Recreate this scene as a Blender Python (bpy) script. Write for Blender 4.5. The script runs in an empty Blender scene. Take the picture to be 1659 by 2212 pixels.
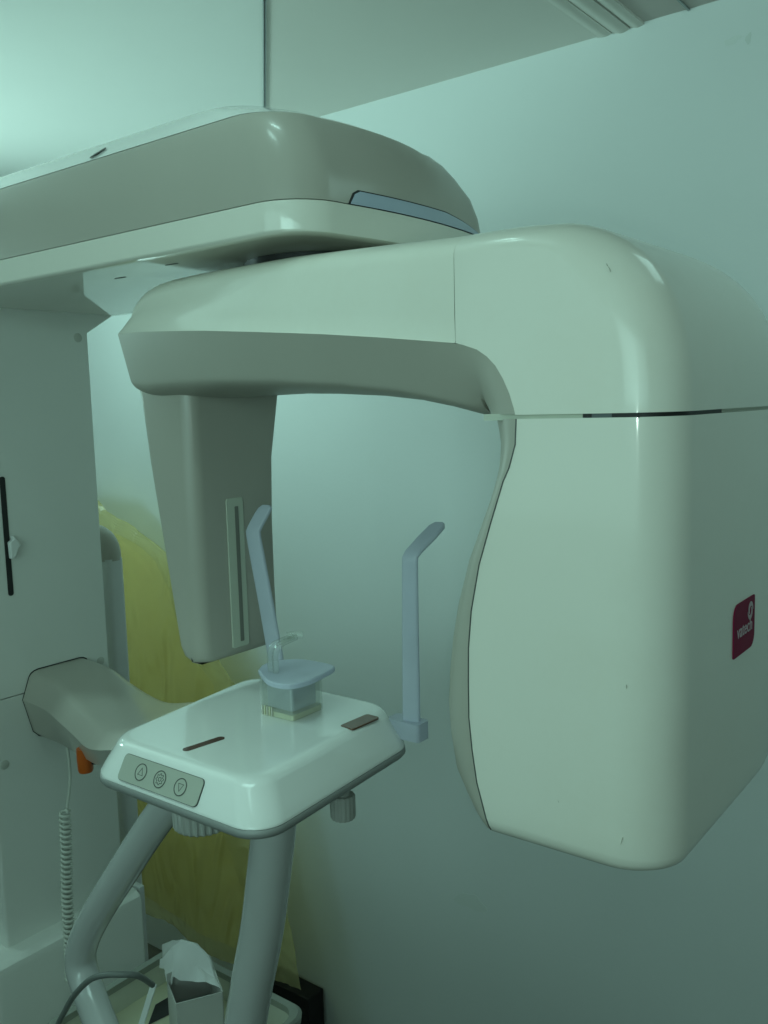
import bpy, bmesh, math, random
from math import sin, cos, pi, radians, atan, sqrt
from mathutils import Vector, Matrix

random.seed(7)
scene = bpy.context.scene
COL = scene.collection
EYE = 1.70                       # camera height above the floor; heights below are written relative to it

# ------------------------------------------------------------------ camera
cam_d = bpy.data.cameras.new('camera')
cam = bpy.data.objects.new('camera', cam_d)
COL.objects.link(cam)
yaw, pitch, roll = radians(-37.76), radians(6.726), radians(1.601)
fwd = Vector((sin(yaw)*cos(pitch), cos(yaw)*cos(pitch), -sin(pitch)))
rgt = Vector((cos(yaw), -sin(yaw), 0))
dwn = fwd.cross(rgt)
r2 = rgt*cos(roll) + dwn*sin(roll)
d2 = dwn*cos(roll) - rgt*sin(roll)
m = Matrix((r2, -d2, -fwd)).transposed().to_4x4()
m.translation = Vector((0, 0, EYE))
cam.matrix_world = m
cam_d.sensor_fit = 'VERTICAL'
cam_d.angle = 2*atan(1106/1960)
cam_d.clip_start = 0.01
cam_d.clip_end = 60
scene.camera = cam

# ------------------------------------------------------------------ light
world = bpy.data.worlds.new('World')
scene.world = world
world.use_nodes = True
bg = world.node_tree.nodes['Background']
bg.inputs[0].default_value = (0.5, 0.8, 0.7, 1)
bg.inputs[1].default_value = 0.02

TINT = (0.58, 1.0, 0.91)
def area(name, loc, look, sx, sy, power, col=TINT, spread=180):
    d = bpy.data.lights.new(name, 'AREA')
    d.shape = 'RECTANGLE'; d.size = sx; d.size_y = sy
    d.energy = power; d.color = col; d.spread = radians(spread)
    o = bpy.data.objects.new(name, d); COL.objects.link(o)
    o.location = loc
    v = Vector(look) - Vector(loc)
    o.rotation_euler = v.to_track_quat('-Z', 'Y').to_euler()
    return o
# added fills around the room, one lamp hanging left, two small spots overhead
area('rear_fill_light', (-0.6, -1.45, EYE+0.34), (-0.8, 1.2, EYE+0.70), 2.6, 1.5, 8.6, spread=140)  # added soft fill for the front faces; no doorway stands there
area('upper_rear_fill_light', (0.2, -1.6, EYE+0.50), (-0.8, 1.2, EYE+0.60), 2.8, 1.0, 5.6, spread=70)  # second added fill, a little higher; the rear wall has no window
area('hanging_lamp_light', (-2.5, 0.42, EYE+0.25), (-1.25, 1.5, EYE+0.75), 0.3, 0.3, 5.8)
area('ceiling_fill_light', (-2.75, 0.72, EYE+0.15), (-1.2, 1.45, EYE+0.69), 0.5, 0.4, 2.7, spread=85)  # uplight added only to brighten the ceiling
area('overhead_fill_light', (-0.7, 0.2, EYE+0.56), (-0.7, 0.21, 0), 0.5, 0.5, 1.1, spread=90)  # soft fill added overhead, without a fixture
area('spot_lamp_light', (-0.66, 0.62, EYE+0.63), (-0.66, 0.63, 0), 0.07, 0.02, 0.22)
area('spot_lamp_light', (-0.66, 0.48, EYE+0.63), (-0.66, 0.49, 0), 0.07, 0.02, 0.22)
area('corner_fill_light', (0.0, 1.2, EYE+0.6), (0.0, 1.2, 0), 0.3, 0.3, 0.7)  # weak fill added to lift the right side, no lamp there
# the phone's own small lamp, just under its lens
pd = bpy.data.lights.new('phone_lamp', 'POINT')
pd.energy = 1.5; pd.shadow_soft_size = 0.004; pd.color = (0.75, 1.0, 0.9)
po = bpy.data.objects.new('phone_lamp', pd); COL.objects.link(po)
po.location = (0.006, 0.0, EYE-0.034)

scene.view_settings.view_transform = 'Standard'
scene.view_settings.look = 'None'
scene.view_settings.exposure = 0.08
scene.view_settings.gamma = 1.0
scene.render.engine = 'CYCLES'
scene.cycles.use_denoising = True
scene.cycles.max_bounces = 10
scene.cycles.transparent_max_bounces = 16
scene.cycles.caustics_reflective = False
scene.cycles.caustics_refractive = False

# ------------------------------------------------------------------ materials
def mat(name, col, rough=0.4, var=0.03, scale=6.0, bump=0.0, bscale=200, metal=0.0, coat=0.0, spec=0.5,
        stain=None, crough=0.08):
    m = bpy.data.materials.new(name); m.use_nodes = True
    nt = m.node_tree; N = nt.nodes; L = nt.links
    p = N['Principled BSDF']
    tc = N.new('ShaderNodeTexCoord')
    nz = N.new('ShaderNodeTexNoise'); nz.inputs['Scale'].default_value = scale
    nz.inputs['Detail'].default_value = 6; nz.inputs['Roughness'].default_value = 0.6
    L.new(tc.outputs['Object'], nz.inputs['Vector'])
    r = N.new('ShaderNodeValToRGB')
    r.color_ramp.elements[0].position = 0.3; r.color_ramp.elements[1].position = 0.7
    r.color_ramp.elements[0].color = tuple(c*(1-var) for c in col)+(1,)
    r.color_ramp.elements[1].color = tuple(min(1, c*(1+var)) for c in col)+(1,)
    L.new(nz.outputs['Fac'], r.inputs['Fac'])
    out = r.outputs['Color']
    if stain:
        n2 = N.new('ShaderNodeTexNoise'); n2.inputs['Scale'].default_value = stain[1]
        n2.inputs['Detail'].default_value = 8; n2.inputs['Roughness'].default_value = 0.75
        L.new(tc.outputs['Object'], n2.inputs['Vector'])
        r3 = N.new('ShaderNodeValToRGB')
        r3.color_ramp.elements[0].position = stain[2]; r3.color_ramp.elements[1].position = min(1, stain[2]+0.3)
        r3.color_ramp.elements[0].color = (0, 0, 0, 1); r3.color_ramp.elements[1].color = (stain[3],)*3+(1,)
        L.new(n2.outputs['Fac'], r3.inputs['Fac'])
        mx = N.new('ShaderNodeMix'); mx.data_type = 'RGBA'
        L.new(r3.outputs['Color'], mx.inputs['Factor'])
        L.new(out, mx.inputs['A']); mx.inputs['B'].default_value = tuple(stain[0])+(1,)
        out = mx.outputs['Result']
    L.new(out, p.inputs['Base Color'])
    p.inputs['Roughness'].default_value = rough
    p.inputs['Metallic'].default_value = metal
    p.inputs['Specular IOR Level'].default_value = spec
    if coat:
        p.inputs['Coat Weight'].default_value = coat; p.inputs['Coat Roughness'].default_value = crough
    # uneven gloss
    rr = N.new('ShaderNodeMapRange')
    rr.inputs['To Min'].default_value = max(0.02, rough-0.05); rr.inputs['To Max'].default_value = min(1, rough+0.06)
    n4 = N.new('ShaderNodeTexNoise'); n4.inputs['Scale'].default_value = 14; n4.inputs['Detail'].default_value = 5
    L.new(tc.outputs['Object'], n4.inputs['Vector']); L.new(n4.outputs['Fac'], rr.inputs['Value'])
    if not coat: L.new(rr.outputs['Result'], p.inputs['Roughness'])
    if bump:
        n3 = N.new('ShaderNodeTexNoise'); n3.inputs['Scale'].default_value = bscale; n3.inputs['Detail'].default_value = 4
        L.new(tc.outputs['Object'], n3.inputs['Vector'])
        b = N.new('ShaderNodeBump'); b.inputs['Strength'].default_value = bump; b.inputs['Distance'].default_value = 0.002
        L.new(n3.outputs['Fac'], b.inputs['Height']); L.new(b.outputs['Normal'], p.inputs['Normal'])
    return m

M = {}
M['white'] = mat('white_plastic', (0.76, 0.75, 0.67), 0.30, 0.02, 3, coat=0.5, spec=0.2, crough=0.085, stain=((0.62, 0.57, 0.45), 2.2, 0.5, 0.25))
M['white2'] = mat('mirror_white_plastic', (0.76, 0.75, 0.67), 0.05, 0.02, 3, coat=0.4, crough=0.03)
M['tray'] = mat('gloss_white_plastic', (0.82, 0.84, 0.81), 0.22, 0.015, 3, coat=0.9, spec=0.2, crough=0.04)
M['grey'] = mat('taupe_grey_plastic', (0.42, 0.40, 0.35), 0.30, 0.03, 4, coat=0.25, spec=0.3, crough=0.15)
M['matte'] = mat('matte_taupe_plastic', (0.40, 0.385, 0.335), 0.42, 0.03, 4, spec=0.3)
M['column'] = mat('column_enamel', (0.72, 0.73, 0.69), 0.16, 0.02, 3)
M['rail'] = mat('rail_enamel', (0.62, 0.63, 0.62), 0.25, 0.02, 5)
M['tube'] = mat('handle_paint', (0.50, 0.51, 0.50), 0.26, 0.03, 6, coat=0.9, spec=0.25, crough=0.06)
M['rim'] = mat('rim_grey', (0.27, 0.28, 0.27), 0.35, 0.03, 8)
M['panel'] = mat('keypad_film', (0.42, 0.44, 0.38), 0.35, 0.03, 20)
M['line'] = mat('printed_line', (0.07, 0.075, 0.07), 0.5, 0.02, 20)
M['dark'] = mat('dark_gap', (0.012, 0.012, 0.012), 0.5, 0.2, 20)
M['darkgrey'] = mat('dark_grey_gap', (0.10, 0.12, 0.125), 0.4, 0.1, 20)
M['disc'] = mat('turntable_black', (0.010, 0.008, 0.008), 0.5, 0.2, 20)
M['window'] = mat('laser_window', (0.075, 0.028, 0.018), 0.12, 0.1, 30)
M['window2'] = mat('laser_window_brown', (0.14, 0.062, 0.032), 0.12, 0.1, 30)
M['slit'] = mat('slit_frame_white', (0.52, 0.55, 0.46), 0.4, 0.03, 10)
M['slitline'] = mat('slit_line', (0.19, 0.19, 0.165), 0.4, 0.03, 10)
M['badge'] = mat('maroon_badge', (0.21, 0.007, 0.045), 0.6, 0.06, 20, spec=0.12)
M['print'] = mat('badge_print', (0.46, 0.34, 0.37), 0.4, 0.03, 20)
M['lamp'] = mat('status_lens', (0.40, 0.47, 0.58), 0.2, 0.03, 10, coat=0.4)
M['wall'] = mat('wall_paint', (0.72, 0.76, 0.75), 0.6, 0.02, 1.2, bump=0.12, bscale=120, stain=((0.58, 0.58, 0.48), 1.7, 0.63, 0.30))
M['ceil_l'] = mat('ceiling_white', (0.88, 0.89, 0.86), 0.55, 0.02, 1.5, bump=0.05, bscale=90)
M['ceil_r'] = mat('ceiling_beige', (0.76, 0.74, 0.69), 0.6, 0.03, 1.2, bump=0.05, bscale=90)
M['ceil_d'] = mat('ceiling_dun', (0.54, 0.50, 0.47), 0.6, 0.03, 1.5, bump=0.05, bscale=90)
M['mould'] = mat('moulding_plaster', (0.72, 0.70, 0.65), 0.6, 0.03, 4)
M['strip'] = mat('joint_strip', (0.30, 0.33, 0.33), 0.35, 0.05, 20, metal=0.6)
M['floor'] = mat('floor_vinyl', (0.16, 0.15, 0.13), 0.45, 0.08, 3)
M['orange'] = mat('orange_button', (0.50, 0.10, 0.012), 0.35, 0.05, 20)
M['cord'] = mat('cord_rubber', (0.58, 0.60, 0.54), 0.45, 0.04, 20)
M['cable'] = mat('cable_rubber', (0.15, 0.165, 0.155), 0.45, 0.05, 20)
M['tub'] = mat('tub_plastic', (0.62, 0.64, 0.55), 0.35, 0.03, 5)
M['tubrim'] = mat('tub_rim', (0.30, 0.32, 0.28), 0.4, 0.05, 9)
M['carton'] = mat('carton_board', (0.52, 0.52, 0.49), 0.7, 0.05, 9, bump=0.1, bscale=80)
M['paper'] = mat('tissue_paper', (0.78, 0.79, 0.78), 0.9, 0.03, 9, bump=0.3, bscale=60)
M['lining'] = mat('cream_lining', (0.66, 0.66, 0.47), 0.6, 0.04, 6)
M['cap'] = mat('screw_cap', (0.52, 0.53, 0.48), 0.4, 0.03, 10)
M['black'] = mat('black_case', (0.006, 0.004, 0.006), 0.6, 0.2, 9)
M['knob'] = mat('knob_grey', (0.42, 0.43, 0.40), 0.4, 0.04, 20)
M['clip'] = mat('white_clip', (0.75, 0.76, 0.74), 0.5, 0.03, 20)
M['scuff'] = mat('scuff_mark', (0.58, 0.57, 0.49), 0.6, 0.1, 40)

def translucent(name, col, alpha, rough, trans=0.4, var=0.15, scale=9, crease=0):
    m = bpy.data.materials.new(name); m.use_nodes = True
    nt = m.node_tree; N = nt.nodes; L = nt.links
    for n in list(N): N.remove(n)
    out = N.new('ShaderNodeOutputMaterial')
    tc = N.new('ShaderNodeTexCoord')
    nz = N.new('ShaderNodeTexNoise'); nz.inputs['Scale'].default_value = scale; nz.inputs['Detail'].default_value = 6
    L.new(tc.outputs['Object'], nz.inputs['Vector'])
    r = N.new('ShaderNodeValToRGB')
    r.color_ramp.elements[0].position = 0.3; r.color_ramp.elements[1].position = 0.7
    r.color_ramp.elements[0].color = tuple(c*(1-var) for c in col)+(1,)
    r.color_ramp.elements[1].color = tuple(min(1, c*(1+var)) for c in col)+(1,)
    L.new(nz.outputs['Fac'], r.inputs['Fac'])
    p = N.new('ShaderNodeBsdfPrincipled'); p.inputs['Roughness'].default_value = rough
    L.new(r.outputs['Color'], p.inputs['Base Color'])
    t = N.new('ShaderNodeBsdfTranslucent'); L.new(r.outputs['Color'], t.inputs['Color'])
    a = N.new('ShaderNodeMixShader'); a.inputs[0].default_value = trans
    L.new(p.outputs[0], a.inputs[1]); L.new(t.outputs[0], a.inputs[2])
    if crease:
        mp = N.new('ShaderNodeMapping'); mp.inputs['Scale'].default_value = (1.0, 1.0, 0.45); mp.inputs['Rotation'].default_value = (0, 0.5, 0)
        L.new(tc.outputs['Object'], mp.inputs['Vector'])
        w1 = N.new('ShaderNodeTexNoise'); w1.inputs['Scale'].default_value = 9; w1.inputs['Detail'].default_value = 7; w1.inputs['Distortion'].default_value = 1.6
        w1.noise_type = 'RIDGED_MULTIFRACTAL'; w1.normalize = True
        L.new(mp.outputs['Vector'], w1.inputs['Vector'])
        bb = N.new('ShaderNodeBump'); bb.inputs['Strength'].default_value = crease; bb.inputs['Distance'].default_value = 0.035
        L.new(w1.outputs['Fac'], bb.inputs['Height'])
        L.new(bb.outputs['Normal'], p.inputs['Normal']); L.new(bb.outputs['Normal'], t.inputs['Normal'])
    tr = N.new('ShaderNodeBsdfTransparent')
    tr.inputs['Color'].default_value = tuple(min(1, 0.35+0.65*c/max(col)) for c in col)+(1,)
    b = N.new('ShaderNodeMixShader'); b.inputs[0].default_value = alpha
    L.new(tr.outputs[0], b.inputs[1]); L.new(a.outputs[0], b.inputs[2])
    L.new(b.outputs[0], out.inputs['Surface'])
    return m
M['yellow'] = translucent('yellow_polythene', (0.97, 0.87, 0.48), 0.42, 0.13, 0.5, 0.08, 5, crease=1.0)
M['bluesolid'] = translucent('blue_block_acrylic', (0.70, 0.74, 0.83), 0.90, 0.25, 0.4, 0.03, 12)
M['blue'] = translucent('blue_acrylic', (0.68, 0.71, 0.79), 0.78, 0.3, 0.35, 0.04, 12)

def clear(name):
    m = bpy.data.materials.new(name); m.use_nodes = True
    nt = m.node_tree; N = nt.nodes; L = nt.links
    for n in list(N): N.remove(n)
    out = N.new('ShaderNodeOutputMaterial')
    t0 = N.new('ShaderNodeBsdfTransparent'); t0.inputs['Color'].default_value = (0.95, 0.97, 0.95, 1)
    df = N.new('ShaderNodeBsdfDiffuse'); df.inputs['Color'].default_value = (0.85, 0.88, 0.85, 1)
    tr = N.new('ShaderNodeMixShader'); tr.inputs[0].default_value = 0.10
    L.new(t0.outputs[0], tr.inputs[1]); L.new(df.outputs[0], tr.inputs[2])
    g = N.new('ShaderNodeBsdfGlossy'); g.inputs['Roughness'].default_value = 0.06
    lw = N.new('ShaderNodeLayerWeight'); lw.inputs['Blend'].default_value = 0.25
    fr = N.new('ShaderNodeMapRange'); fr.inputs['To Min'].default_value = 0.04; fr.inputs['To Max'].default_value = 0.60
    L.new(lw.outputs['Facing'], fr.inputs['Value'])
    nz = N.new('ShaderNodeTexNoise'); nz.inputs['Scale'].default_value = 60
    bp = N.new('ShaderNodeBump'); bp.inputs['Strength'].default_value = 0.1
    L.new(nz.outputs['Fac'], bp.inputs['Height']); L.new(bp.outputs['Normal'], g.inputs['Normal'])
    mx = N.new('ShaderNodeMixShader')
    L.new(fr.outputs[0], mx.inputs[0]); L.new(tr.outputs[0], mx.inputs[1]); L.new(g.outputs[0], mx.inputs[2])
    L.new(mx.outputs[0], out.inputs['Surface'])
    return m
M['clear'] = clear('clear_acrylic')

# ------------------------------------------------------------------ mesh helpers (points given relative to eye height)
class MB:
    def __init__(s): s.v = []; s.f = []; s.mi = []
    def add(s, vs, fs, mi=0):
        o = len(s.v); s.v += [tuple(p) for p in vs]
        s.f += [tuple(i+o for i in f) for f in fs]; s.mi += [mi]*len(fs)
    def loft(s, rings, closed=True, cap0=True, cap1=True, mi=0):
        n = len(rings[0]); vs = [p for r in rings for p in r]; fs = []
        for k in range(len(rings)-1):
            for i in range(n if closed else n-1):
                j = (i+1) % n
                fs.append((k*n+i, k*n+j, (k+1)*n+j, (k+1)*n+i))
        if cap0: fs.append(tuple(range(n-1, -1, -1)))
        if cap1: fs.append(tuple((len(rings)-1)*n+i for i in range(n)))
        s.add(vs, fs, mi)
    def box(s, a, b, mi=0):
        x0, y0, z0 = a; x1, y1, z1 = b
        s.add([(x0,y0,z0),(x1,y0,z0),(x1,y1,z0),(x0,y1,z0),(x0,y0,z1),(x1,y0,z1),(x1,y1,z1),(x0,y1,z1)],
              [(3,2,1,0),(4,5,6,7),(0,1,5,4),(1,2,6,5),(2,3,7,6),(3,0,4,7)], mi)
    def tube(s, pts, rad, n=14, mi=0, caps=True):
        pts = [Vector(p) for p in pts]; rings = []
        t = (pts[1]-pts[0]).normalized()
        up = Vector((0,0,1)) if abs(t.z) < 0.9 else Vector((1,0,0))
        nrm = t.cross(up).normalized()
        for k, p in enumerate(pts):
            a = pts[max(0, k-1)]; b = pts[min(len(pts)-1, k+1)]
            t = (b-a).normalized(); nrm = (nrm - t*nrm.dot(t)).normalized(); bn = t.cross(nrm)
            r = rad[k] if isinstance(rad, (list, tuple)) else rad
            rings.append([p + (nrm*cos(2*pi*i/n)+bn*sin(2*pi*i/n))*r for i in range(n)])
        s.loft(rings, True, caps, caps, mi)
    def prism(s, poly, axis, a, b, mi=0):
        # poly of 2-d points, extruded along the axis between a and b
        def P(q, t):
            return {'x': (t, q[0], q[1]), 'y': (q[0], t, q[1]), 'z': (q[0], q[1], t)}[axis]
        s.loft([[P(q, a) for q in poly], [P(q, b) for q in poly]], True, True, True, mi)

WPOS = {}
def build(name, mb, mats, parent=None, origin=None, smooth=True, angle=38, bevel=0, subd=0, wn=False):
    if not isinstance(mats, (list, tuple)): mats = [mats]
    vs = [Vector((p[0], p[1], p[2]+EYE)) for p in mb.v]
    if origin is None:
        xs = [p.x for p in vs]; ys = [p.y for p in vs]; zs = [p.z for p in vs]
        origin = Vector(((min(xs)+max(xs))/2, (min(ys)+max(ys))/2, min(zs)))
    me = bpy.data.meshes.new(name)
    me.from_pydata([tuple(p-origin) for p in vs], [], mb.f)
    for k, poly in enumerate(me.polygons): poly.material_index = mb.mi[k]
    bm = bmesh.new(); bm.from_mesh(me)
    bmesh.ops.remove_doubles(bm, verts=bm.verts, dist=1e-6)
    bmesh.ops.recalc_face_normals(bm, faces=bm.faces)
    bm.to_mesh(me); bm.free()
    for mm in mats: me.materials.append(mm)
    if smooth:
        me.shade_smooth(); me.set_sharp_from_angle(angle=radians(angle))
    o = bpy.data.objects.new(name, me); COL.objects.link(o)
    if parent is not None:
        o.parent = parent; o.location = origin - WPOS[parent.name]
    else:
        o.location = origin
    WPOS[o.name] = Vector(origin)
    if bevel:
        b = o.modifiers.new('bevel', 'BEVEL'); b.width = bevel; b.segments = 3; b.limit_method = 'ANGLE'; b.angle_limit = radians(35)
        b.harden_normals = False
    if wn:
        w = o.modifiers.new('weighted_normal', 'WEIGHTED_NORMAL'); w.keep_sharp = True; w.weight = 80
    if subd:
        sm = o.modifiers.new('subd', 'SUBSURF'); sm.levels = subd; sm.render_levels = subd
    return o
def tag(o, label=None, cat=None, group=None, kind=None):
    if label: o['label'] = label
    if cat: o['category'] = cat
    if group: o['group'] = group
    if kind: o['kind'] = kind
    return o
def empty(name, loc):
    o = bpy.data.objects.new(name, None); COL.objects.link(o)
    o.location = loc; o.empty_display_size = 0.1
    WPOS[o.name] = Vector(loc)
    return o
def lerp(a, b, t): return a+(b-a)*t
def interp(x, xs, ys):
    if x <= xs[0]: return ys[0]
    for k in range(len(xs)-1):
        if x <= xs[k+1]: return lerp(ys[k], ys[k+1], (x-xs[k])/(xs[k+1]-xs[k]))
    return ys[-1]
def catmull(pts, sub):
    out = []; n = len(pts)
    P = [Vector(p) for p in pts]
    for k in range(n-1):
        p0 = P[max(0,k-1)]; p1 = P[k]; p2 = P[k+1]; p3 = P[min(n-1,k+2)]
        for i in range(sub):
            t = i/sub
            out.append(0.5*((2*p1)+(p2-p0)*t+(2*p0-5*p1+4*p2-p3)*t*t+(3*p1-p0-3*p2+p3)*t**3))
    out.append(P[-1]); return out
def rrect(x0, y0, x1, y1, r, n=8):
    rs = r if isinstance(r, (list, tuple)) else (r,)*4      # corners: (x0,y0) (x1,y0) (x1,y1) (x0,y1)
    out = []
    for k, (cx, cy, a0) in enumerate(((x0, y0, pi), (x1, y0, 1.5*pi), (x1, y1, 0), (x0, y1, 0.5*pi))):
        q = rs[k]
        px = cx+q if k in (0, 3) else cx-q; py = cy+q if k in (0, 1) else cy-q
        for i in range(n+1):
            a = a0+0.5*pi*i/n
            out.append((px+q*cos(a), py+q*sin(a)))
    return out

# ------------------------------------------------------------------ the room
WY = 1.68; CZ = 0.675
mb = MB(); mb.box((-4.2, WY, -EYE), (2.2, WY+0.12, 1.2))
mb.box((-4.32, -1.8, -EYE), (-4.2, WY+0.12, 1.2)); mb.box((2.2, -1.8, -EYE), (2.32, WY+0.12, 1.2)); mb.box((-4.32, -1.92, -EYE), (2.32, -1.8, 1.2))
wall = tag(build('wall', mb, M['wall'], smooth=False), 'pale painted wall behind the machine', kind='structure')
def wall_mark(x, z, rx, rz, mt, seed):
    rnd = random.Random(seed); n = 22
    ph = [rnd.uniform(0, 6.28) for _ in range(4)]
    ring = []
    for i in range(n):
        a = 2*pi*i/n; r = 1+0.22*sin(2*a+ph[0])+0.16*sin(3*a+ph[1])+0.1*sin(5*a+ph[2])
        ring.append((x+rx*r*cos(a), z+rz*r*sin(a)))
    mb = MB(); mb.loft([[(p[0], WY-0.0005, p[1]) for p in ring], [(p[0], WY+0.002, p[1]) for p in ring]])
    build('wall_mark', mb, mt, wall, smooth=False)
mk = mat('faint_mark', (0.64, 0.69, 0.66), 0.6, 0.03, 20); mk2 = mat('faint_stain', (0.70, 0.745, 0.72), 0.6, 0.02, 10)
wall_mark(-0.488, 0.602, 0.004, 0.010, mk, 1); wall_mark(-0.515, 0.606, 0.014, 0.006, mk2, 2)
wall_mark(-1.079, -1.153, 0.035, 0.022, mk2, 3); wall_mark(-0.32, 0.50, 0.006, 0.004, mk, 4)
mb = MB(); mb.box((-4.32, -1.92, -EYE-0.05), (2.32, WY+0.12, -EYE))
tag(build('floor', mb, M['floor'], smooth=False), 'dark floor', kind='structure')

mb = MB(); mb.box((-4.32, -1.92, CZ+0.10), (2.32, WY+0.12, CZ+0.14))
ceil = tag(build('ceiling', mb, M['ceil_l'], smooth=False), 'ceiling of white and beige panels with a plaster moulding', kind='structure')
# the panels meet along a diagonal joint
J0 = (-1.640, WY); dj = (1.0, -1.0)
L = 3.4
J1 = (J0[0]+L, WY-L)
mb = MB(); mb.prism([(-4.2, WY), (-4.2, WY-L), (J1[0]-0.004, J1[1]), (J0[0]-0.004, WY)], 'z', CZ, CZ+0.02)
build('ceiling_panel', mb, M['ceil_l'], ceil, smooth=False)
XM = -0.762; YM = WY-(XM-J0[0])
mb = MB(); mb.prism([(J0[0]+0.004, WY), (XM, YM+0.004), (XM, WY)], 'z', CZ, CZ+0.02)
build('ceiling_panel', mb, M['ceil_r'], ceil, smooth=False)
mb = MB(); mb.prism([(XM, YM+0.004), (J1[0]+0.004, J1[1]), (2.2, J1[1]), (2.2, WY), (XM, WY)], 'z', CZ+0.003, CZ+0.022)
build('ceiling_panel', mb, M['ceil_d'], ceil, smooth=False)
# thin double strip in the joint
for off, w, dz in ((-0.003, 0.0016, 0.004), (0.0028, 0.0012, 0.003)):
    mb = MB()
    mb.prism([(J0[0]+off-w, WY), (J1[0]+off-w, J1[1]), (J1[0]+off+w, J1[1]), (J0[0]+off+w, WY)], 'z', CZ-dz, CZ+0.01)
    build('joint_strip', mb, M['strip'], ceil, smooth=False)
# plaster moulding: three ribs along the ceiling towards the wall
for x0, x1, h in ((-0.762, -0.734, 0.004), (-0.730, -0.699, 0.006), (-0.695, -0.672, 0.004)):
    sec = [(x0, CZ+0.01), (x0, CZ-h*0.5)]
    for i in range(7):
        a = pi*i/6
        sec.append((lerp(x0+0.003, x1-0.003, i/6), CZ-h*0.5-h*0.5*sin(a)))
    sec += [(x1, CZ-h*0.5), (x1, CZ+0.01)]
    mb = MB(); mb.prism(sec, 'y', YM+0.02, WY)
    build('moulding_strip', mb, M['mould'], ceil)
mb = MB(); mb.box((-0.592, WY-1.0, CZ-0.0005), (-0.588, WY, CZ+0.01))
build('joint_strip', mb, M['strip'], ceil, smooth=False)

# ------------------------------------------------------------------ the panoramic x-ray machine
YC = 0.914; YF = 0.700; YB = 2*YC-YF; XE = -0.2555
mach = empty('panoramic_xray_machine', (-1.55, YC, 0))
tag(mach, 'white and grey dental panoramic x-ray machine with C-shaped rotating arm and chin rest', 'x-ray machine')

# --- column
XC = -1.5; CY0, CY1 = 0.787, 1.041
def colring(z, y0, y1):
    return [(p[0], p[1], z) for p in rrect(-1.72, y0, XC, y1, (0.002, 0.006, 0.006, 0.002), 4)]
mb = MB()
mb.loft([colring(-0.4995, CY0, CY1), colring(0.150, CY0, CY1), colring(0.1855, CY0-0.059, CY1+0.059)])
column = build('column', mb, M['column'], mach, angle=30)
mb = MB(); mb.loft([colring(-0.97, CY0, CY1), colring(-0.5012, CY0, CY1)])
colp = build('column_cover', mb, M['column'], mach, angle=30)
def disc_x(mb, x, y, z, r, d, n=20, mi=0):
    mb.loft([[(x, y+r*cos(2*pi*i/n), z+r*sin(2*pi*i/n)) for i in range(n)],
             [(x+d*0.7, y+r*cos(2*pi*i/n), z+r*sin(2*pi*i/n)) for i in range(n)],
             [(x+d, y+r*0.85*cos(2*pi*i/n), z+r*0.85*sin(2*pi*i/n)) for i in range(n)]], mi=mi)
for y, z, par in ((1.0178, 0.1405, column), (1.0205, -0.4806, column), (0.8099, -0.6192, colp)):
    mb = MB(); disc_x(mb, XC-0.001, y, z, 0.0085, 0.0022)
    build('screw_cap', mb, M['cap'], par)
# long black slot with its white clip
mb = MB(); mb.prism(rrect(0.8415, -0.3185, 0.8515, -0.106, 0.0045, 5), 'x', XC-0.004, XC+0.0012)
build('slot', mb, M['dark'], column)
mb = MB()
mb.prism([(0.846, -0.222), (0.853, -0.218), (0.853, -0.210), (0.862, -0.222), (0.8665, -0.229), (0.860, -0.236), (0.8565, -0.249), (0.847, -0.252)], 'x', XC+0.0012, XC+0.012)
build('slot_clip', mb, M['clip'], column, bevel=0.002)

# --- base box at the foot of the column
mb = MB()
mb.loft([[(p[0], p[1], z) for p in rrect(-1.86, 0.735, -1.452+dx, 1.052, 0.012, 5)] for z, dx in ((-EYE, 0), (-0.975, 0), (-0.964, -0.004), (-0.958, -0.014))])
base = build('base_housing', mb, M['column'], mach)
mb = MB(); mb.box((-1.80, 1.055, -EYE), (-1.47, 1.068, -0.955))
build('side_panel', mb, M['rail'], base, bevel=0.002)

# --- upright rail beside the column, grey elbow on top
mb = MB(); mb.loft([[(p[0], p[1], z) for p in rrect(-1.605, 1.095, -1.562, 1.135, 0.010, 5)] for z in (-EYE, -0.298)])
railo = build('upright_rail', mb, M['rail'], mach)
mb = MB()
pts = []
for i in range(9):
    a = pi/2*i/8
    pts.append((-1.5835-0.045+0.045*cos(a), 1.115, -0.290+0.036*sin(a)))
mb.tube([(-1.5835, 1.115, -0.302)]+pts+[(-1.68, 1.115, -0.254)], 0.0235, 16)
build('elbow_cap', mb, M['grey'], railo)

# --- overhead arm : plan outlines lofted upwards
def plan(x_end, y0, y1, rf, rb, bulge=0.012, n=9):
    # from the far left front, along the front, round the end, back along the rear
    P = [(-1.78, y0), (-1.5, y0), (-1.2, y0), (x_end-rf, y0)]
    for i in range(1, n+1):
        a = -pi/2+pi/2*i/n
        P.append((x_end-rf+rf*cos(a), y0+rf+rf*sin(a)))
    ya, yb = y0+rf, y1-rb
    for i in range(1, 6):
        t = i/6
        P.append((x_end+bulge*4*t*(1-t), lerp(ya, yb, t)))
    for i in range(0, n+1):
        a = pi/2*i/n
        P.append((x_end-rb+rb*cos(a), y1-rb+rb*sin(a)))
    P += [(-1.2, y1), (-1.5, y1), (-1.78, y1)]
    return P
AF, AB = 0.7205, 1.108
def aring(z, xe, inset, rf, rb, bulge=0.012):
    return [(p[0], p[1], z) for p in plan(xe, AF+inset, AB-inset, rf, rb, bulge)]
mb = MB()
mb.loft([aring(0.1850, -0.672, 0.018, 0.050, 0.050), aring(0.1850, -0.660, 0.006, 0.060, 0.060), aring(0.1870, -0.656, 0.002, 0.062, 0.062), aring(0.1900, -0.655, 0.0, 0.064, 0.046),
         aring(0.2197, -0.655, 0.0, 0.066, 0.046)])
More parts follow.
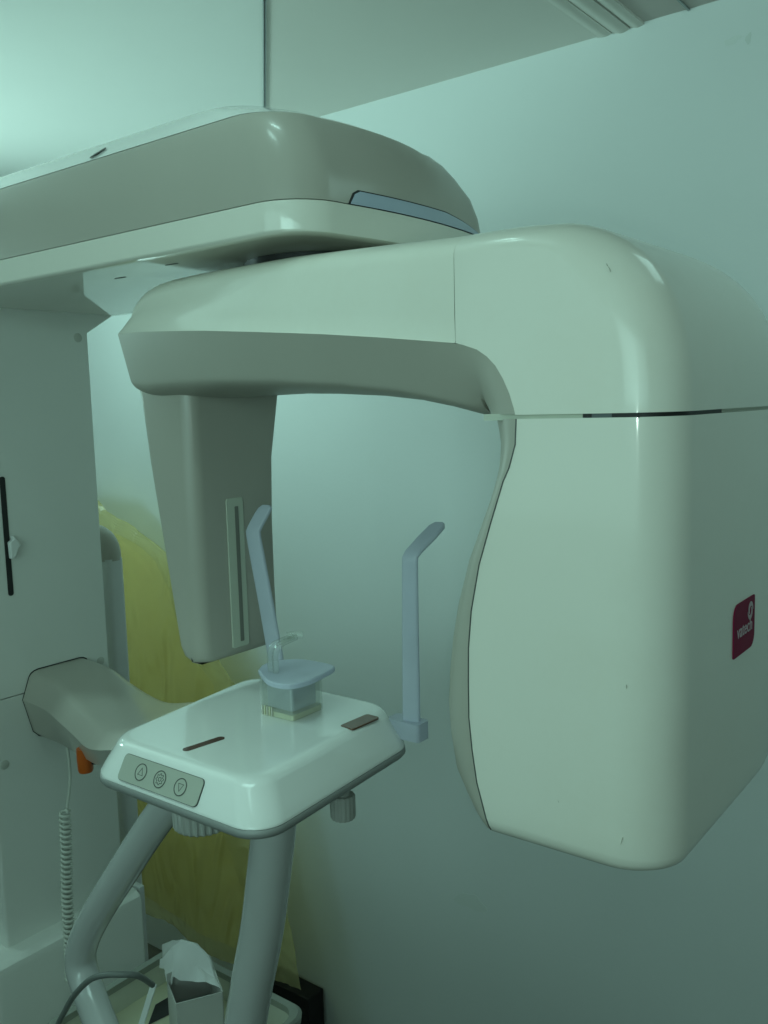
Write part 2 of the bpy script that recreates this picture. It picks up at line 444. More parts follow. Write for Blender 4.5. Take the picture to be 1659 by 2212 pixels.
armlow = build('arm_lower_cover', mb, M['white2'], mach, wn=True)
mb = MB()
mb.loft([aring(0.2206, -0.6545, 0.0, 0.066, 0.046), aring(0.245, -0.657, 0.0, 0.066, 0.052), aring(0.270, -0.664, 0.001, 0.066, 0.060),
         aring(0.295, -0.675, 0.003, 0.066, 0.083), aring(0.312, -0.687, 0.006, 0.066, 0.092), aring(0.3195, -0.694, 0.010, 0.066, 0.10)])
armside = build('arm_side_cover', mb, M['grey'], mach, wn=True)
mb = MB()
mb.loft([aring(0.3203, -0.697, 0.010, 0.066, 0.10), aring(0.327, -0.71, 0.016, 0.066, 0.10), aring(0.345, -0.76, 0.032, 0.066, 0.17), aring(0.352, -0.80, 0.045, 0.066, 0.16)])
armtop = build('arm_top_cover', mb, M['tray'], mach, wn=True)  # whiter than the other covers: lamplight from above is put into the colour
mb = MB()   # screw recess on the sloping top
mb.loft([[(-1.017+0.013*cos(a*pi/8)*0.9+0.0*k, 0.7375+0.004*cos(a*pi/8)+0.0035*sin(a*pi/8), 0.3295+0.0045*cos(a*pi/8)+0.0030*sin(a*pi/8)+0.001*k) for a in range(16)] for k in (0, 1)])
build('screw_recess', mb, M['line'], armtop)
# pale blue status lens along the end, just above the joint line
def endpt(y, z):
    k = interp(z, [0.2206, 0.245, 0.270], [0, 1, 2])
    xe = interp(z, [0.2206, 0.245, 0.270], [-0.6545, -0.657, -0.664]); rb = interp(z, [0.2206, 0.245, 0.27], [0.046, 0.052, 0.060]); rf = 0.066
    ya, yb = AF+rf, AB-rb
    if y < ya: return xe-rf+sqrt(max(0, rf*rf-(ya-y)**2))
    if y > yb: return xe-rb+sqrt(max(0, rb*rb-(y-yb)**2))
    t = (y-ya)/(yb-ya); return xe+0.012*4*t*(1-t)
def lens_strip(y0, y1, hmax, proud, z0=0.2204):
    lo = []; hi = []
    n = 36
    for i in range(n+1):
        t = i/n; y = lerp(y0, y1, t)
        h = hmax*min(1, (t/0.05))**0.5*min(1, ((1-t)/0.35))**0.55
        lo.append((endpt(y, z0)+proud, y, z0)); hi.append((endpt(y, z0+h)+proud, y, z0+h+0.0002))
    return lo, hi
for nm, mt, a, b, h, pr in (('lens_shadow_gap', M['dark'], 0.795, 1.074, 0.0165, 0.0007), ('status_lens', M['lamp'], 0.7975, 1.072, 0.0150, 0.0014)):
    lo, hi = lens_strip(a, b, h, pr)
    lo2 = [(p[0]-0.004, p[1], p[2]) for p in lo]; hi2 = [(p[0]-0.004, p[1], p[2]) for p in hi]
    mb = MB(); mb.loft([[lo[i], hi[i], hi2[i], lo2[i]] for i in range(len(lo))])
    build(nm, mb, mt, armside, angle=50)
# turntable bearing under the arm
XA = -0.80
mb = MB()
mb.loft([[(XA+r*cos(2*pi*i/40), YC+r*sin(2*pi*i/40), z) for i in range(40)] for r, z in ((0.100, 0.1846), (0.100, 0.1780), (0.094, 0.1765))])
build('turntable_disc', mb, M['disc'], armlow)
for sx, sy in ((-1.07, 0.80), (-0.93, 0.775)):
    mb = MB(); mb.prism(rrect(sx-0.012, sy-0.002, sx+0.012, sy+0.002, 0.0018, 3), 'z', 0.1845, 0.1852)
    build('slot_mark', mb, M['line'], armlow)

# --- rotating arm: white beam cover, grey underside, housing over the tube head
SEAM = -0.455
def yr(x):
    t = max(0, (SEAM-x)/0.605); return YF+0.084*t**1.3
RX = [-1.062, -1.04, -1.0, -0.93, -0.845, -0.74, -0.63, -0.55, -0.50, -0.455]
RZ = [0.1068, 0.1062, 0.105, 0.1005, 0.0945, 0.085, 0.0744, 0.0655, 0.0593, 0.0537]
TX = [-1.0625, -1.0620, -1.0600, -1.0550, -1.0450, -1.030, -1.005, -0.960, -0.90, -0.70, -0.455]
TZ = [0.120, 0.136, 0.147, 0.155, 0.162, 0.1675, 0.1720, 0.1735, 0.1725, 0.166, 0.1535]
def beam_ring(x):
    y0 = yr(x); zr = interp(x, RX, RZ); zt = interp(x, TX, TZ)
    t = min(1, max(0, (SEAM-x)/0.55))
    lean = 0.0005+0.022*t; r = min(0.024, (zt-zr)*0.45); ry = lerp(0.042, 0.028, min(1, t*2))
    half = [(y0, zr), (y0+0.0008+lean*0.03, zr+0.002*min(1, (zt-zr)/0.02)), (y0+lean*0.3, lerp(zr, zt-r, 0.35)), (y0+lean*0.62, lerp(zr, zt-r, 0.68))]
    ya = y0+lean
    for i in range(9):
        a = pi/2*i/8
        half.append((ya+ry-ry*cos(a), zt-r+r*sin(a)))
    half.append((lerp(ya+ry, YC, 0.5), zt+0.001))
    ring = half+[(YC, zt+0.0013)]+[(2*YC-p[0], p[1]) for p in reversed(half)]
    return [(x, p[0], p[1]) for p in ring]
xs = [-1.0625, -1.0620, -1.060, -1.055, -1.045, -1.030, -1.005, -0.985, -0.960, -0.93, -0.90, -0.845, -0.80, -0.74, -0.70, -0.63, -0.55, -0.50, SEAM-0.0009]
mb = MB(); mb.loft([beam_ring(x) for x in xs])
beam = build('beam_cover', mb, M['white'], mach, angle=32)

mb = MB()
sr = [[(x, YC+(p[1]-YC)*0.9965, 0.105+(p[2]-0.105)*0.985) for p in beam_ring(SEAM)] for x in (SEAM-0.004, SEAM+0.004)]
mb.loft(sr, True, True, True)
build('seam', mb, M['line'], beam)
def half_shell(stations, n=28, cham=False):
    rings = []
    for (x, z, nx, nz, yf, w, b) in stations:
        h = YC-yf; R = []
        for i in range(2*n+1):
            t = i/n
            th = pi/2*t
            tt = t if t <= 1 else 2-t
            ye = h*(1-cos(pi/2*tt)); we = sin(pi/2*tt)
            u0 = lerp(0.14, 0.13, b); k0 = 0.45
            if tt < k0: yc, wc = u0*tt/k0, 0.74*tt/k0
            else:
                q = (tt-k0)/(1-k0); cx_, cw_ = u0*1.0/0.74, 1.0
                yc = (1-q)**2*u0+2*q*(1-q)*cx_+q*q; wc = (1-q)**2*0.74+2*q*(1-q)*cw_+q*q
            mixn = min(1, max(0, abs(nx)*1.3)) if cham else 1
            yy = lerp(h*yc, ye, mixn); ww = w*lerp(wc, we, mixn)
            y = YC-h+yy if t <= 1 else YC+h-yy
            R.append((x+nx*ww, y, z+nz*ww))
        rings.append(R)
    return rings
ST = [(-1.0622,.1066,.0,-1,.0850),(-1.0595,.1065,.0,-1,.0875),(-1.0540,.1064,.0,-1,.0890),(-1.0450,.1062,.0,-1,.0900),(-1.028,.1058,.0,-1,.0908),(-1.0,.105,0,-1,.0890),(-.93,.1005,0,-1,.083),(-.845,.0945,0,-1,.076),
      (-.74,.085,0,-1,.070),(-.63,.0744,0,-1,.066),(-.55,.0655,0,-1,.066),(-.50,.0593,0,-1,.0695),(-.462,.0546,-.06,-1,.074),(-.4475,.0517,-.18,-.98,.075),(-.4327,.0467,-.35,-.93,.0755),
      (-.4225,.0400,-.56,-.82,.077),(-.4139,.0315,-.75,-.66,.079),(-.4065,.0200,-.88,-.45,.081),(-.4003,.0069,-.97,-.22,.082),(-.3960,-.0060,-1,-.05,.082),(-.3948,-.0112,-1,0,.082)]
stations = []
for x, z, nx, nz, w in ST:
    b = min(1, max(0, (-0.6-x)/0.3))
    stations.append((x, z, nx, nz, yr(x)-0.0002, w, b))
mb = MB(); mb.loft(half_shell(stations, 28, True), True, True, True)
under = build('beam_underside', mb, M['matte'], mach, angle=32)

# housing over the head: profile in x-z, layers in depth with a rounded shoulder
RC = 0.048
def outer_prof():
    P = []
    top = [(SEAM, 0.1545), (-0.43, 0.1547), (-0.403, 0.1545), (-0.385, 0.1535), (-0.3591, 0.1515), (-0.345, 0.1480), (-0.3342, 0.1440), (-0.322, 0.1380),
           (-0.3100, 0.1305), (-0.2975, 0.1205), (-0.2860, 0.1085), (-0.2765, 0.0950), (-0.2690, 0.0800), (-0.2633, 0.0630), (-0.2590, 0.0440), (-0.2565, 0.0220), (-0.2556, 0.0030), (-0.2555, -0.0118)]
    return top
OUT = outer_prof()
INN = [(-0.3948, -0.0118), (-0.3960, -0.0060), (-0.4003, 0.0069), (-0.4065, 0.0200), (-0.4139, 0.0315), (-0.4225, 0.0400), (-0.4327, 0.0467), (-0.4475, 0.0517), (SEAM, 0.0537)]
RBX, RBY = 0.062, 0.175      # rounding of the rear outer corner
def housing_ring(y, k, rear=False):
    # k: 0..1 along the rounding (0 = front face plane, 1 = full profile)
    ring = []
    n = len(OUT)
    for i, (x, z) in enumerate(OUT):
        a = OUT[max(0, i-1)]; b = OUT[min(n-1, i+1)]
        tx, tz = b[0]-a[0], b[1]-a[1]; l = math.hypot(tx, tz); nx, nz = tz/l, -tx/l
        t = i/(n-1); rad = 0.024+(RC-0.024)*min(1, max(0, (t-0.18)/0.4))
        if rear: rad = 0.030+(RBX-0.030)*min(1, max(0, (t-0.10)/0.5))
        if i == 0: nx, nz = 0, -1
        if i == n-1: nx, nz = -1, 0
        ins = rad*(1-k)
        ring.append((x+nx*ins, y, z+nz*ins))
    ring += [(x, y, z) for x, z in INN]
    return ring
layers = []
NL = 9
for i in range(NL+1):
    a = pi/2*i/NL
    layers.append((YF+RC*(1-cos(a)), sin(a), False))
layers += [(0.85, 1.0, False)]
for i in range(NL+1):
    a = pi/2*(1-i/NL)
    layers.append((YB-RBY*(1-cos(a)), sin(a), True))
mb = MB(); mb.loft([housing_ring(y, k, q) for y, k, q in layers])
housing = build('head_housing', mb, M['white'], mach, angle=32, wn=True)

# --- tube head below the slot : rings in plan lofted downwards
ZB = [-.0153, -.0375, -.0579, -.0704, -.0885, -.1085, -.1280, -.1477, -.170, -.192, -.2278, -.2591, -.2951, -.3263, -.3572, -.3750, -.390, -.397, -.4025, -.4065, -.4085]
XB = [(-.0153, -.3937), (-.0375, -.3949), (-.0579, -.4012), (-.0704, -.4075), (-.1085, -.4209), (-.1477, -.4338), (-.192, -.4431), (-.2278, -.4468), (-.2591, -.4475),
      (-.2951, -.4477), (-.3263, -.4447), (-.3572, -.4401), (-.385, -.432), (-.399, -.4281)]
WB = [(-.0153, .071), (-.0375, .060), (-.0579, .049), (-.0704, .040), (-.0885, .040), (-.1085, .044), (-.1477, .053), (-.192, .062), (-.2278, .070), (-.2591, .077), (-.2951, .082), (-.3263, .084), (-.3572, .082), (-.372, .074), (-.390, .056), (-.402, .036), (-.4085, .022)]
def ip(z, tab):
    return interp(-z, [-t[0] for t in tab], [t[1] for t in tab])
def bottom_inset(z):
    zb = -0.4085; r = 0.018
    d = z-zb
    return 0 if d >= r else r-sqrt(max(0, r*r-(r-d)**2))
def shell_ring(z, n=10):
    ins = bottom_inset(z)
    x0 = ip(z, XB)+0.0006; yf, yb, xe = YF+ins, YB-ins, XE-ins
    r = RC
    P = [(lerp(x0, xe-r, i/8), yf) for i in range(9)]
    for i in range(1, n+1):
        a = -pi/2+pi/2*i/n; P.append((xe-r+r*cos(a), yf+r+r*sin(a)))
    for i in range(1, 8):
        t = i/8; P.append((xe, lerp(yf+r, yb-RBY, t)))
    for i in range(0, n+3):
        a = pi/2*i/(n+2); P.append((xe-RBX+RBX*cos(a), yb-RBY+RBY*sin(a)))
    P += [(lerp(xe-RBX, x0, i/8), yb) for i in range(1, 9)]
    return [(p[0], p[1], z) for p in P]
mb = MB(); mb.loft([shell_ring(z) for z in ZB])
head = build('tube_head', mb, M['white'], mach, angle=32, wn=True)
st = []
for z in ZB:
    ins = bottom_inset(z)
    st.append((ip(z, XB)-0.0006, z, -1, 0, YF+ins, max(0.004, ip(z, WB)), 0))
mb = MB(); mb.loft(half_shell(st))
build('inner_cover', mb, M['matte'], head, angle=40)
# seam line between shell and inner cover
mb = MB()
pts = [(ip(z, XB), YF+bottom_inset(z)-0.0001, z) for z in ZB[:-2]]
mb.tube(pts, 0.0007, 6)
build('seam', mb, M['line'], head)
# liner seen inside the slot
mb = MB()
def liner(z, ins):
    P = [(-0.43, YF+ins), (XE-RC, YF+ins)]
    P += [(XE-RC+(RC-ins)*cos(-pi/2+pi/2*i/10), YF+RC+(RC-ins)*sin(-pi/2+pi/2*i/10)) for i in range(1, 11)]
    P += [(XE-RBX+(RBX-ins)*cos(pi/2*i/12), YB-RBY+(RBY-ins)*sin(pi/2*i/12)) for i in range(0, 13)]+[(-0.43, YB-ins)]
    return [(p[0], p[1], z) for p in P]
mb.loft([liner(-0.0165, 0.0055), liner(-0.0108, 0.0055)])
lin = build('slot_liner', mb, M['slit'], head)
def slot_piece(x0, x1, mt, proud, nm, end=None):
    mb = MB(); pts = []
    n = 14
    if end is None:
        pts = [(lerp(x0, x1, i/n), YF+0.0055-proud) for i in range(n+1)]
    else:
        r = 0.046-0.0; cx = XE-0.0055-r; cy = YF+0.0055+r
        pts = [(lerp(x0, cx, i/6), YF+0.0055-proud) for i in range(6)]
        for i in range(n+1):
            a = -pi/2+pi/2*i/n; pts.append((cx+(r+proud)*cos(a), cy+(r+proud)*sin(a)))
        pts.append((XE-0.0055+proud, end))
    mb.loft([[(p[0], p[1], -0.0158), (p[0], p[1], -0.0117), (p[0]-0.002, p[1]+0.002, -0.0117), (p[0]-0.002, p[1]+0.002, -0.0158)] for p in pts])
    build(nm, mb, mt, head)
slot_piece(-0.3315, -0.3245, M['dark'], 0.0022, 'slot_block')
slot_piece(-0.3245, -0.2835, M['darkgrey'], 0.0018, 'slot_block')
slot_piece(-0.2835, None, M['dark'], 0.0020, 'slot_block', 0.832)

# maroon badge with its swirl and lettering
BX = XE+0.0012
mb = MB(); mb.prism(rrect(0.8640, -0.2500, 0.9320, -0.1985, (0.002, 0.013, 0.002, 0.013), 6), 'x', BX-0.006, BX)
badge = build('badge', mb, M['badge'], head)
def text_mesh(name, txt, size, mt, parent, origin, R):
    cu = bpy.data.curves.new(name, 'FONT'); cu.body = txt; cu.size = size; cu.extrude = 0.0002; cu.align_x = 'CENTER'
    to = bpy.data.objects.new(name+'_tmp', cu); COL.objects.link(to)
    dg = bpy.context.evaluated_depsgraph_get()
    me = bpy.data.meshes.new_from_object(to.evaluated_get(dg))
    COL.objects.unlink(to); bpy.data.objects.remove(to); 
    me.materials.clear(); me.materials.append(mt)
    me.transform(R.to_4x4())
    o = bpy.data.objects.new(name, me); COL.objects.link(o)
    o.parent = parent; o.location = Vector(origin)-WPOS[parent.name]
    return o
RX_ = Matrix(((0, 0, 1), (1, 0, 0), (0, 1, 0)))      # text x -> +Y, y -> +Z, normal -> +X
text_mesh('badge_lettering', 'vatech', 0.0190, M['print'], head, (BX+0.0004, 0.8980, EYE-0.2320), RX_)
mb = MB()
for k in range(2):
    pts = []
    for i in range(15):
        a = pi*k+pi*1.25*i/14; r = 0.0085-0.0048*i/14
        pts.append((BX+0.0003, 0.9160+r*cos(a), -0.2120+r*sin(a)))
    mb.tube(pts, [0.0004+0.0022*sin(pi*(i+1)/16) for i in range(15)], 8)
for v in range(len(mb.v)):
    p = mb.v[v]; mb.v[v] = (BX+0.0003+(p[0]-BX-0.0003)*0.15, p[1], p[2])
build('badge_swirl', mb, M['print'], head)

# small scuffs on the white covers
def scuff(parent, x, z, dx, dz, w, y=YF):
    mb = MB(); n = Vector((-dz, dx)).normalized()*w
    mb.loft([[(x+n.x*s, y-0.0003, z+n.y*s), (x-n.x*s, y-0.0003, z-n.y*s), (x-n.x*s, y+0.001, z-n.y*s), (x+n.x*s, y+0.001, z+n.y*s)]
             for x, z, s in ((x, z, 0.3), (x+dx*0.5, z+dz*0.5, 1), (x+dx, z+dz, 0.3))])
    build('scuff', mb, M['scuff'], parent)
scuff(housing, -0.3105, 0.1075, 0.001, -0.0022, 0.0004); scuff(housing, -0.3085, 0.1045, 0.0016, -0.004, 0.00035)
scuff(head, -0.3555, -0.3535, 0.001, -0.002, 0.0006); scuff(head, -0.2950, -0.371, -0.002, -0.007, 0.0003); scuff(head, -0.2925, -0.2370, 0.0003, -0.003, 0.0004)

# --- sensor head, hanging from the far end of the beam
XS = -0.973
SZ = [0.030, 0.020, -0.0734, -0.1732, -0.2733, -0.3200, -0.3368, -0.3500, -0.3570, -0.3605]
SXL = [-1.082, -1.0786, -1.0664, -1.0493, -1.0322, -1.0245, -1.0215, -1.016, -1.006, -0.995]
def sensor_ring(k):
    z = SZ[k]; ins = 0.0
    if k >= 7: ins = (0.0010, 0.0030, 0.0075)[k-7]
    y0 = 0.826; y1 = interp(-z, [-0.03, 0.06, 0.10, 0.24, 0.37], [1.010, 0.991, 0.986, 0.9835, 0.9865])
    return [(p[0], p[1], z) for p in rrect(SXL[k]+ins*0.5, y0+ins, XS-ins, y1-ins, (0.010, 0.022, 0.012, 0.010), 7)]
mb = MB(); mb.loft([sensor_ring(k) for k in range(len(SZ))])
sensor = build('sensor_head', mb, M['grey'], mach, angle=45)
mb = MB(); mb.prism(rrect(0.8855, -0.3480, 0.9180, -0.1275, 0.004, 4), 'x', XS-0.003, XS+0.0018)
fr = build('slit_frame', mb, M['slit'], sensor, bevel=0.0006)
mb = MB(); mb.prism(rrect(0.9005, -0.3400, 0.9075, -0.1400, 0.001, 2), 'x', XS+0.0010, XS+0.0024)
build('slit', mb, M['slitline'], sensor)

# --- support arm from the column to the chin rest
def hexr(x, y0, y1, z0, z1, sk=0.0, zmid=None):
    ym = (y0+y1)/2; zm = lerp(z0, z1, 0.62) if zmid is None else zmid
    pts = []
    def pt(u, v): return (lerp(y0, y1, u), v)
    zt, zb = z1, z0
    pts = [pt(0, zm), pt(0.015, lerp(zm, zt, 0.12)), pt(0.10, lerp(zm, zt, 0.80)), pt(0.125, lerp(zm, zt, 0.90)), pt(0.17, lerp(zm, zt, 0.97)), pt(0.22, zt), pt(0.76, zt), pt(0.81, lerp(zm, zt, 0.97)), pt(0.85, lerp(zm, zt, 0.90)),
           pt(0.985, lerp(zm, zt, 0.12)), pt(1, zm), pt(0.985, lerp(zm, zb, 0.10)), pt(0.87, lerp(zm, zb, 0.85)), pt(0.80, zb), pt(0.26, zb), pt(0.17, lerp(zm, zb, 0.93)), pt(0.10, lerp(zm, zb, 0.78)), pt(0.015, lerp(zm, zb, 0.10))]
    return [(x+sk*(p[1]-zm), p[0], p[1]) for p in pts]
key = [(XC-0.01, 0.8535, 1.012, -0.592, -0.463), (-1.42, 0.847, 1.008, -0.590, -0.467), (-1.33, 0.822, 0.985, -0.580, -0.474), (-1.23, 0.782, 0.950, -0.556, -0.470),
       (-1.12, 0.728, 0.905, -0.520, -0.452), (-1.02, 0.680, 0.880, -0.478, -0.425), (-0.94, 0.665, 0.880, -0.450, -0.408), (-0.86, 0.665, 0.880, -0.446, -0.406)]
sec = []
for i in range(len(key)-1):
    for s in range(5):
        t = s/5
        p0 = key[max(0, i-1)]; p1 = key[i]; p2 = key[i+1]; p3 = key[min(len(key)-1, i+2)]
        sec.append([0.5*((2*p1[k])+(p2[k]-p0[k])*t+(2*p0[k]-5*p1[k]+4*p2[k]-p3[k])*t*t+(3*p1[k]-p0[k]-3*p2[k]+p3[k])*t**3) for k in range(5)])
sec.append(key[-1])
mb = MB(); mb.loft([hexr(*s) for s in sec])
sup = build('support_arm', mb, M['grey'], mach, angle=33, bevel=0.0)
mb = MB()   # dark joint line round the foot of the support arm
ring = hexr(XC+0.0006, 0.8520, 1.0135, -0.5935, -0.4615)
ring2 = hexr(XC+0.0006, 0.8545, 1.0110, -0.5910, -0.4640)
mb.loft([ring, [(p[0]+0.0004, p[1], p[2]) for p in ring], [(p[0]+0.0004, p[1], p[2]) for p in ring2], ring2], True, False, False)
build('joint_gasket', mb, M['dark'], sup, smooth=False)
# emergency button below it
def disc_z(mb, x, y, zs, n=24, mi=0):
    mb.loft([[(x+r*cos(2*pi*i/n), y+r*sin(2*pi*i/n), z) for i in range(n)] for r, z in zs], mi=mi)
mb = MB(); disc_z(mb, -1.24, 0.8035, [(0.0105, -0.5690), (0.0120, -0.5655), (0.0128, -0.5450), (0.0125, -0.5300)])
build('emergency_button', mb, M['orange'], sup)
mb = MB(); disc_z(mb, -1.235, 0.822, [(0.016, -0.5560), (0.017, -0.5540), (0.017, -0.5350)])
build('button_base', mb, M['dark'], sup)

# --- chin rest tray
TX0, TX1, TY0, TY1 = -0.9190, -0.6740, 0.6340, 0.9050
def tray_ring(z, ex, r, y0x=0.0):
    out = []
    for x, y in rrect(TX0-ex*0.9, TY0-ex*1.0, TX1+ex*1.25, TY1+ex*0.3, r, 10):
        u = (x-TX0)/(TX1-TX0); v = (y-TY0)/(TY1-TY0)
        out.append((x+v*lerp(-0.034, -0.022, u), y, z))
    return out
mb = MB()
prof = [(-0.4440+0.012, 0.0243, 0.040), (-0.4285, 0.0240, 0.040), (-0.4180, 0.0182, 0.039), (-0.4060, 0.0114, 0.038), (-0.3980, 0.0068, 0.037), (-0.3960, 0.0055, 0.036), (-0.3935, 0.0031, 0.035), (-0.3915, -0.0005, 0.033), (-0.3904, -0.0042, 0.031), (-0.3900, -0.0085, 0.030), (-0.3900, -0.0160, 0.027)]
mb.loft([tray_ring(*p) for p in prof])
tray = build('chin_tray', mb, M['tray'], mach, angle=40, wn=True)
mb = MB()
mb.loft([tray_ring(-0.4322, 0.0236, 0.040), tray_ring(-0.4335, 0.0250, 0.040), tray_ring(-0.4390, 0.0255, 0.040), tray_ring(-0.4425, 0.0235, 0.040), tray_ring(-0.4440, 0.0190, 0.038), tray_ring(-0.4445, 0.0, 0.034)])
build('tray_rim', mb, M['rim'], tray, angle=60)
# light slots in the top
def rot_rr(cx, cy, l, w, r, ang):
    return [(cx+p[0]*cos(ang)-p[1]*sin(ang), cy+p[0]*sin(ang)+p[1]*cos(ang)) for p in rrect(-l/2, -w/2, l/2, w/2, r, 5)]
mb = MB(); mb.prism(rot_rr(-0.8035, 0.6790, 0.056, 0.0105, 0.005, radians(82)), 'z', -0.3915, -0.3894)
build('light_slot', mb, M['window'], tray, smooth=False)
mb = MB(); mb.prism(rot_rr(-0.6965, 0.8385, 0.052, 0.0215, 0.004, radians(88)), 'z', -0.3915, -0.3894)
build('laser_window', mb, M['window2'], tray, smooth=False)
# key pad on the sloping front: local frame u along +X, v up the slope
A = Vector((-0.8, TY0-0.0240, -0.4270)); B = Vector((-0.8, TY0-0.0085, -0.4005))
vdir = (B-A).normalized(); udir = Vector((1, 0, 0)); ndir = udir.cross(vdir)
def onface(u, v, h): return Vector((u, A.y, A.z))+vdir*v+ndir*h
def face_prism(mb, poly, h0, h1, mi=0):
    mb.loft([[onface(p[0], p[1], h0) for p in poly], [onface(p[0], p[1], h1) for p in poly]], mi=mi)
mb = MB(); face_prism(mb, rrect(-0.8790, 0.0005, -0.7400, 0.0315, 0.006, 5), -0.003, 0.0012, 1)
face_prism(mb, rrect(-0.8785, 0.0010, -0.7405, 0.0310, 0.0055, 5), 0.0012, 0.0015, 0)
build('key_pad', mb, [M['panel'], M['line']], tray, smooth=False)
def outline(mb, poly, w, h0, h1, mi=0, closed=True):
    n = len(poly); c = Vector((sum(p[0] for p in poly)/n, sum(p[1] for p in poly)/n))
    inn = []
    for p in poly:
        d = Vector(p)-c; l = d.length; inn.append(c+d*(l-w)/l)
    rings = [[onface(p[0], p[1], h0) for p in poly], [onface(p[0], p[1], h1) for p in poly], [onface(p[0], p[1], h1) for p in inn], [onface(p[0], p[1], h0) for p in inn]]
    mb.loft(rings, True, False, False, mi)
for k, (u, v) in enumerate(((-0.8420, 0.0165), (-0.8080, 0.0160), (-0.7725, 0.0155))):
    mb = MB()
    circ = [(u+0.0098*cos(2*pi*i/32), v+0.0098*sin(2*pi*i/32)) for i in range(32)]
    face_prism(mb, circ, 0.0010, 0.0019, 1)
    outline(mb, circ, 0.0011, 0.0019, 0.0022)
    if k == 0: outline(mb, [(u, v+0.0052), (u-0.0046, v-0.0036), (u+0.0046, v-0.0036)], 0.0010, 0.0019, 0.0022)
    if k == 2: outline(mb, [(u, v-0.0052), (u+0.0046, v+0.0036), (u-0.0046, v+0.0036)], 0.0010, 0.0019, 0.0022)
    if k == 1:
        gear = []
        for i in range(32):
            a = 2*pi*i/32; gear.append((u+(0.0066 if (i % 4) in (0, 1) else 0.0051)*cos(a), v+(0.0066 if (i % 4) in (0, 1) else 0.0051)*sin(a)))
        outline(mb, gear, 0.0009, 0.0019, 0.0022)
        outline(mb, [(u+0.0026*cos(2*pi*i/20), v+0.0026*sin(2*pi*i/20)) for i in range(20)], 0.0007, 0.0019, 0.0022)
    b = build('key_button', mb, [M['line'], M['panel']], tray, smooth=False)
    b['label'] = ('round key with an outlined arrow pointing up', 'round key with an outlined gear', 'round key with an outlined arrow pointing down')[k]
# ribbed knobs below the tray
def ribbed(name, x, y, z0, z1, r, teeth, stem, mt=M['knob']):
    mb = MB(); n = teeth*4; rings = []
    for z, s in ((z0, 0.90), (z0+0.003, 1.0), (z1-0.002, 1.0), (z1, 0.94)):
        rings.append([(x+r*s*(1+(0.045 if (i % 4) < 2 else -0.02))*cos(2*pi*i/n), y+r*s*(1+(0.045 if (i % 4) < 2 else -0.02))*sin(2*pi*i/n), z) for i in range(n)])
    mb.loft(rings)
    mb.loft([[(x+stem*cos(2*pi*i/16), y+stem*sin(2*pi*i/16), z) for i in range(16)] for z in (z1-0.001, -0.4440)])
    build(name, mb, mt, tray)
ribbed('clamp_knob', -0.6960, 0.800, -0.5000, -0.4700, 0.0150, 16, 0.0095)
ribbed('height_knob', -0.8400, 0.702, -0.5090, -0.4830, 0.0350, 26, 0.028)

# --- patient handles under the tray
def handle(pts, rad, n=22, sub=8):
    mb = MB(); mb.tube(catmull(pts, sub), rad, n)
    return build('patient_handle', mb, M['tube'], mach)
H1 = handle([(-0.850, 0.760, -0.415), (-0.912, 0.752, -0.478), (-0.985, 0.745, -0.556), (-1.068, 0.742, -0.656), (-1.135, 0.738, -0.742), (-1.172, 0.735, -0.800), (-1.180, 0.733, -0.838), (-1.155, 0.728, -0.872), (-1.105, 0.715, -0.905), (-1.03, 0.70, -0.945), (-0.90, 0.685, -1.00)], 0.0235)
H2 = handle([(-0.752, 0.742, -0.435), (-0.757, 0.742, -0.500), (-0.770, 0.742, -0.570), (-0.787, 0.742, -0.650), (-0.812, 0.742, -0.740), (-0.835, 0.742, -0.830), (-0.855, 0.74, -0.92), (-0.875, 0.735, -1.0), (-0.89, 0.73, -1.08)], 0.0275)

# --- temple supports : flat blue acrylic bars with bent tips
def flatbar(path, width, thick, wdir):
    wdir = Vector(wdir).normalized(); rings = []
    P = [Vector(p) for p in path]
    for k, p in enumerate(P):
        t = (P[min(k+1, len(P)-1)]-P[max(0, k-1)]).normalized(); nn = t.cross(wdir).normalized()
        w = width[k] if isinstance(width, (list, tuple)) else width
        rr = rrect(-w/2, -thick/2, w/2, thick/2, thick*0.45, 3)
        rings.append([p+wdir*q[0]+nn*q[1] for q in rr])
    return rings
mb = MB()
mb.loft(flatbar([(-0.6625, 0.900, -0.408), (-0.6615, 0.900, -0.36), (-0.6600, 0.900, -0.27), (-0.6585, 0.900, -0.196), (-0.6582, 0.9005, -0.189), (-0.6565, 0.905, -0.183), (-0.6515, 0.929, -0.167), (-0.6480, 0.945, -0.156), (-0.6470, 0.950, -0.1525)],
                [0.0240, 0.0235, 0.0220, 0.0210, 0.0210, 0.0220, 0.0240, 0.022, 0.014], 0.007, (1, 0.22, 0)))
mb.prism(rrect(-0.6950, 0.888, -0.6440, 0.914, 0.005, 4), 'z', -0.4230, -0.4000)
ts1 = build('temple_support', mb, M['blue'], mach)
mb = MB()
mb.loft(flatbar([(-0.8985, 0.905, -0.400), (-0.9030, 0.905, -0.366), (-0.9150, 0.903, -0.29), (-0.9280, 0.901, -0.215), (-0.9335, 0.900, -0.182), (-0.9345, 0.9005, -0.174), (-0.9325, 0.904, -0.166), (-0.9270, 0.912, -0.150), (-0.9240, 0.916, -0.142), (-0.9230, 0.918, -0.1385)],
                [0.0250, 0.0250, 0.0245, 0.0240, 0.0235, 0.0235, 0.0235, 0.024, 0.022, 0.014], 0.007, (1, 0.22, 0)))
mb.prism(rrect(-0.9150, 0.892, -0.8800, 0.916, 0.005, 4), 'z', -0.4100, -0.3890)
ts2 = build('temple_support', mb, M['blue'], mach)

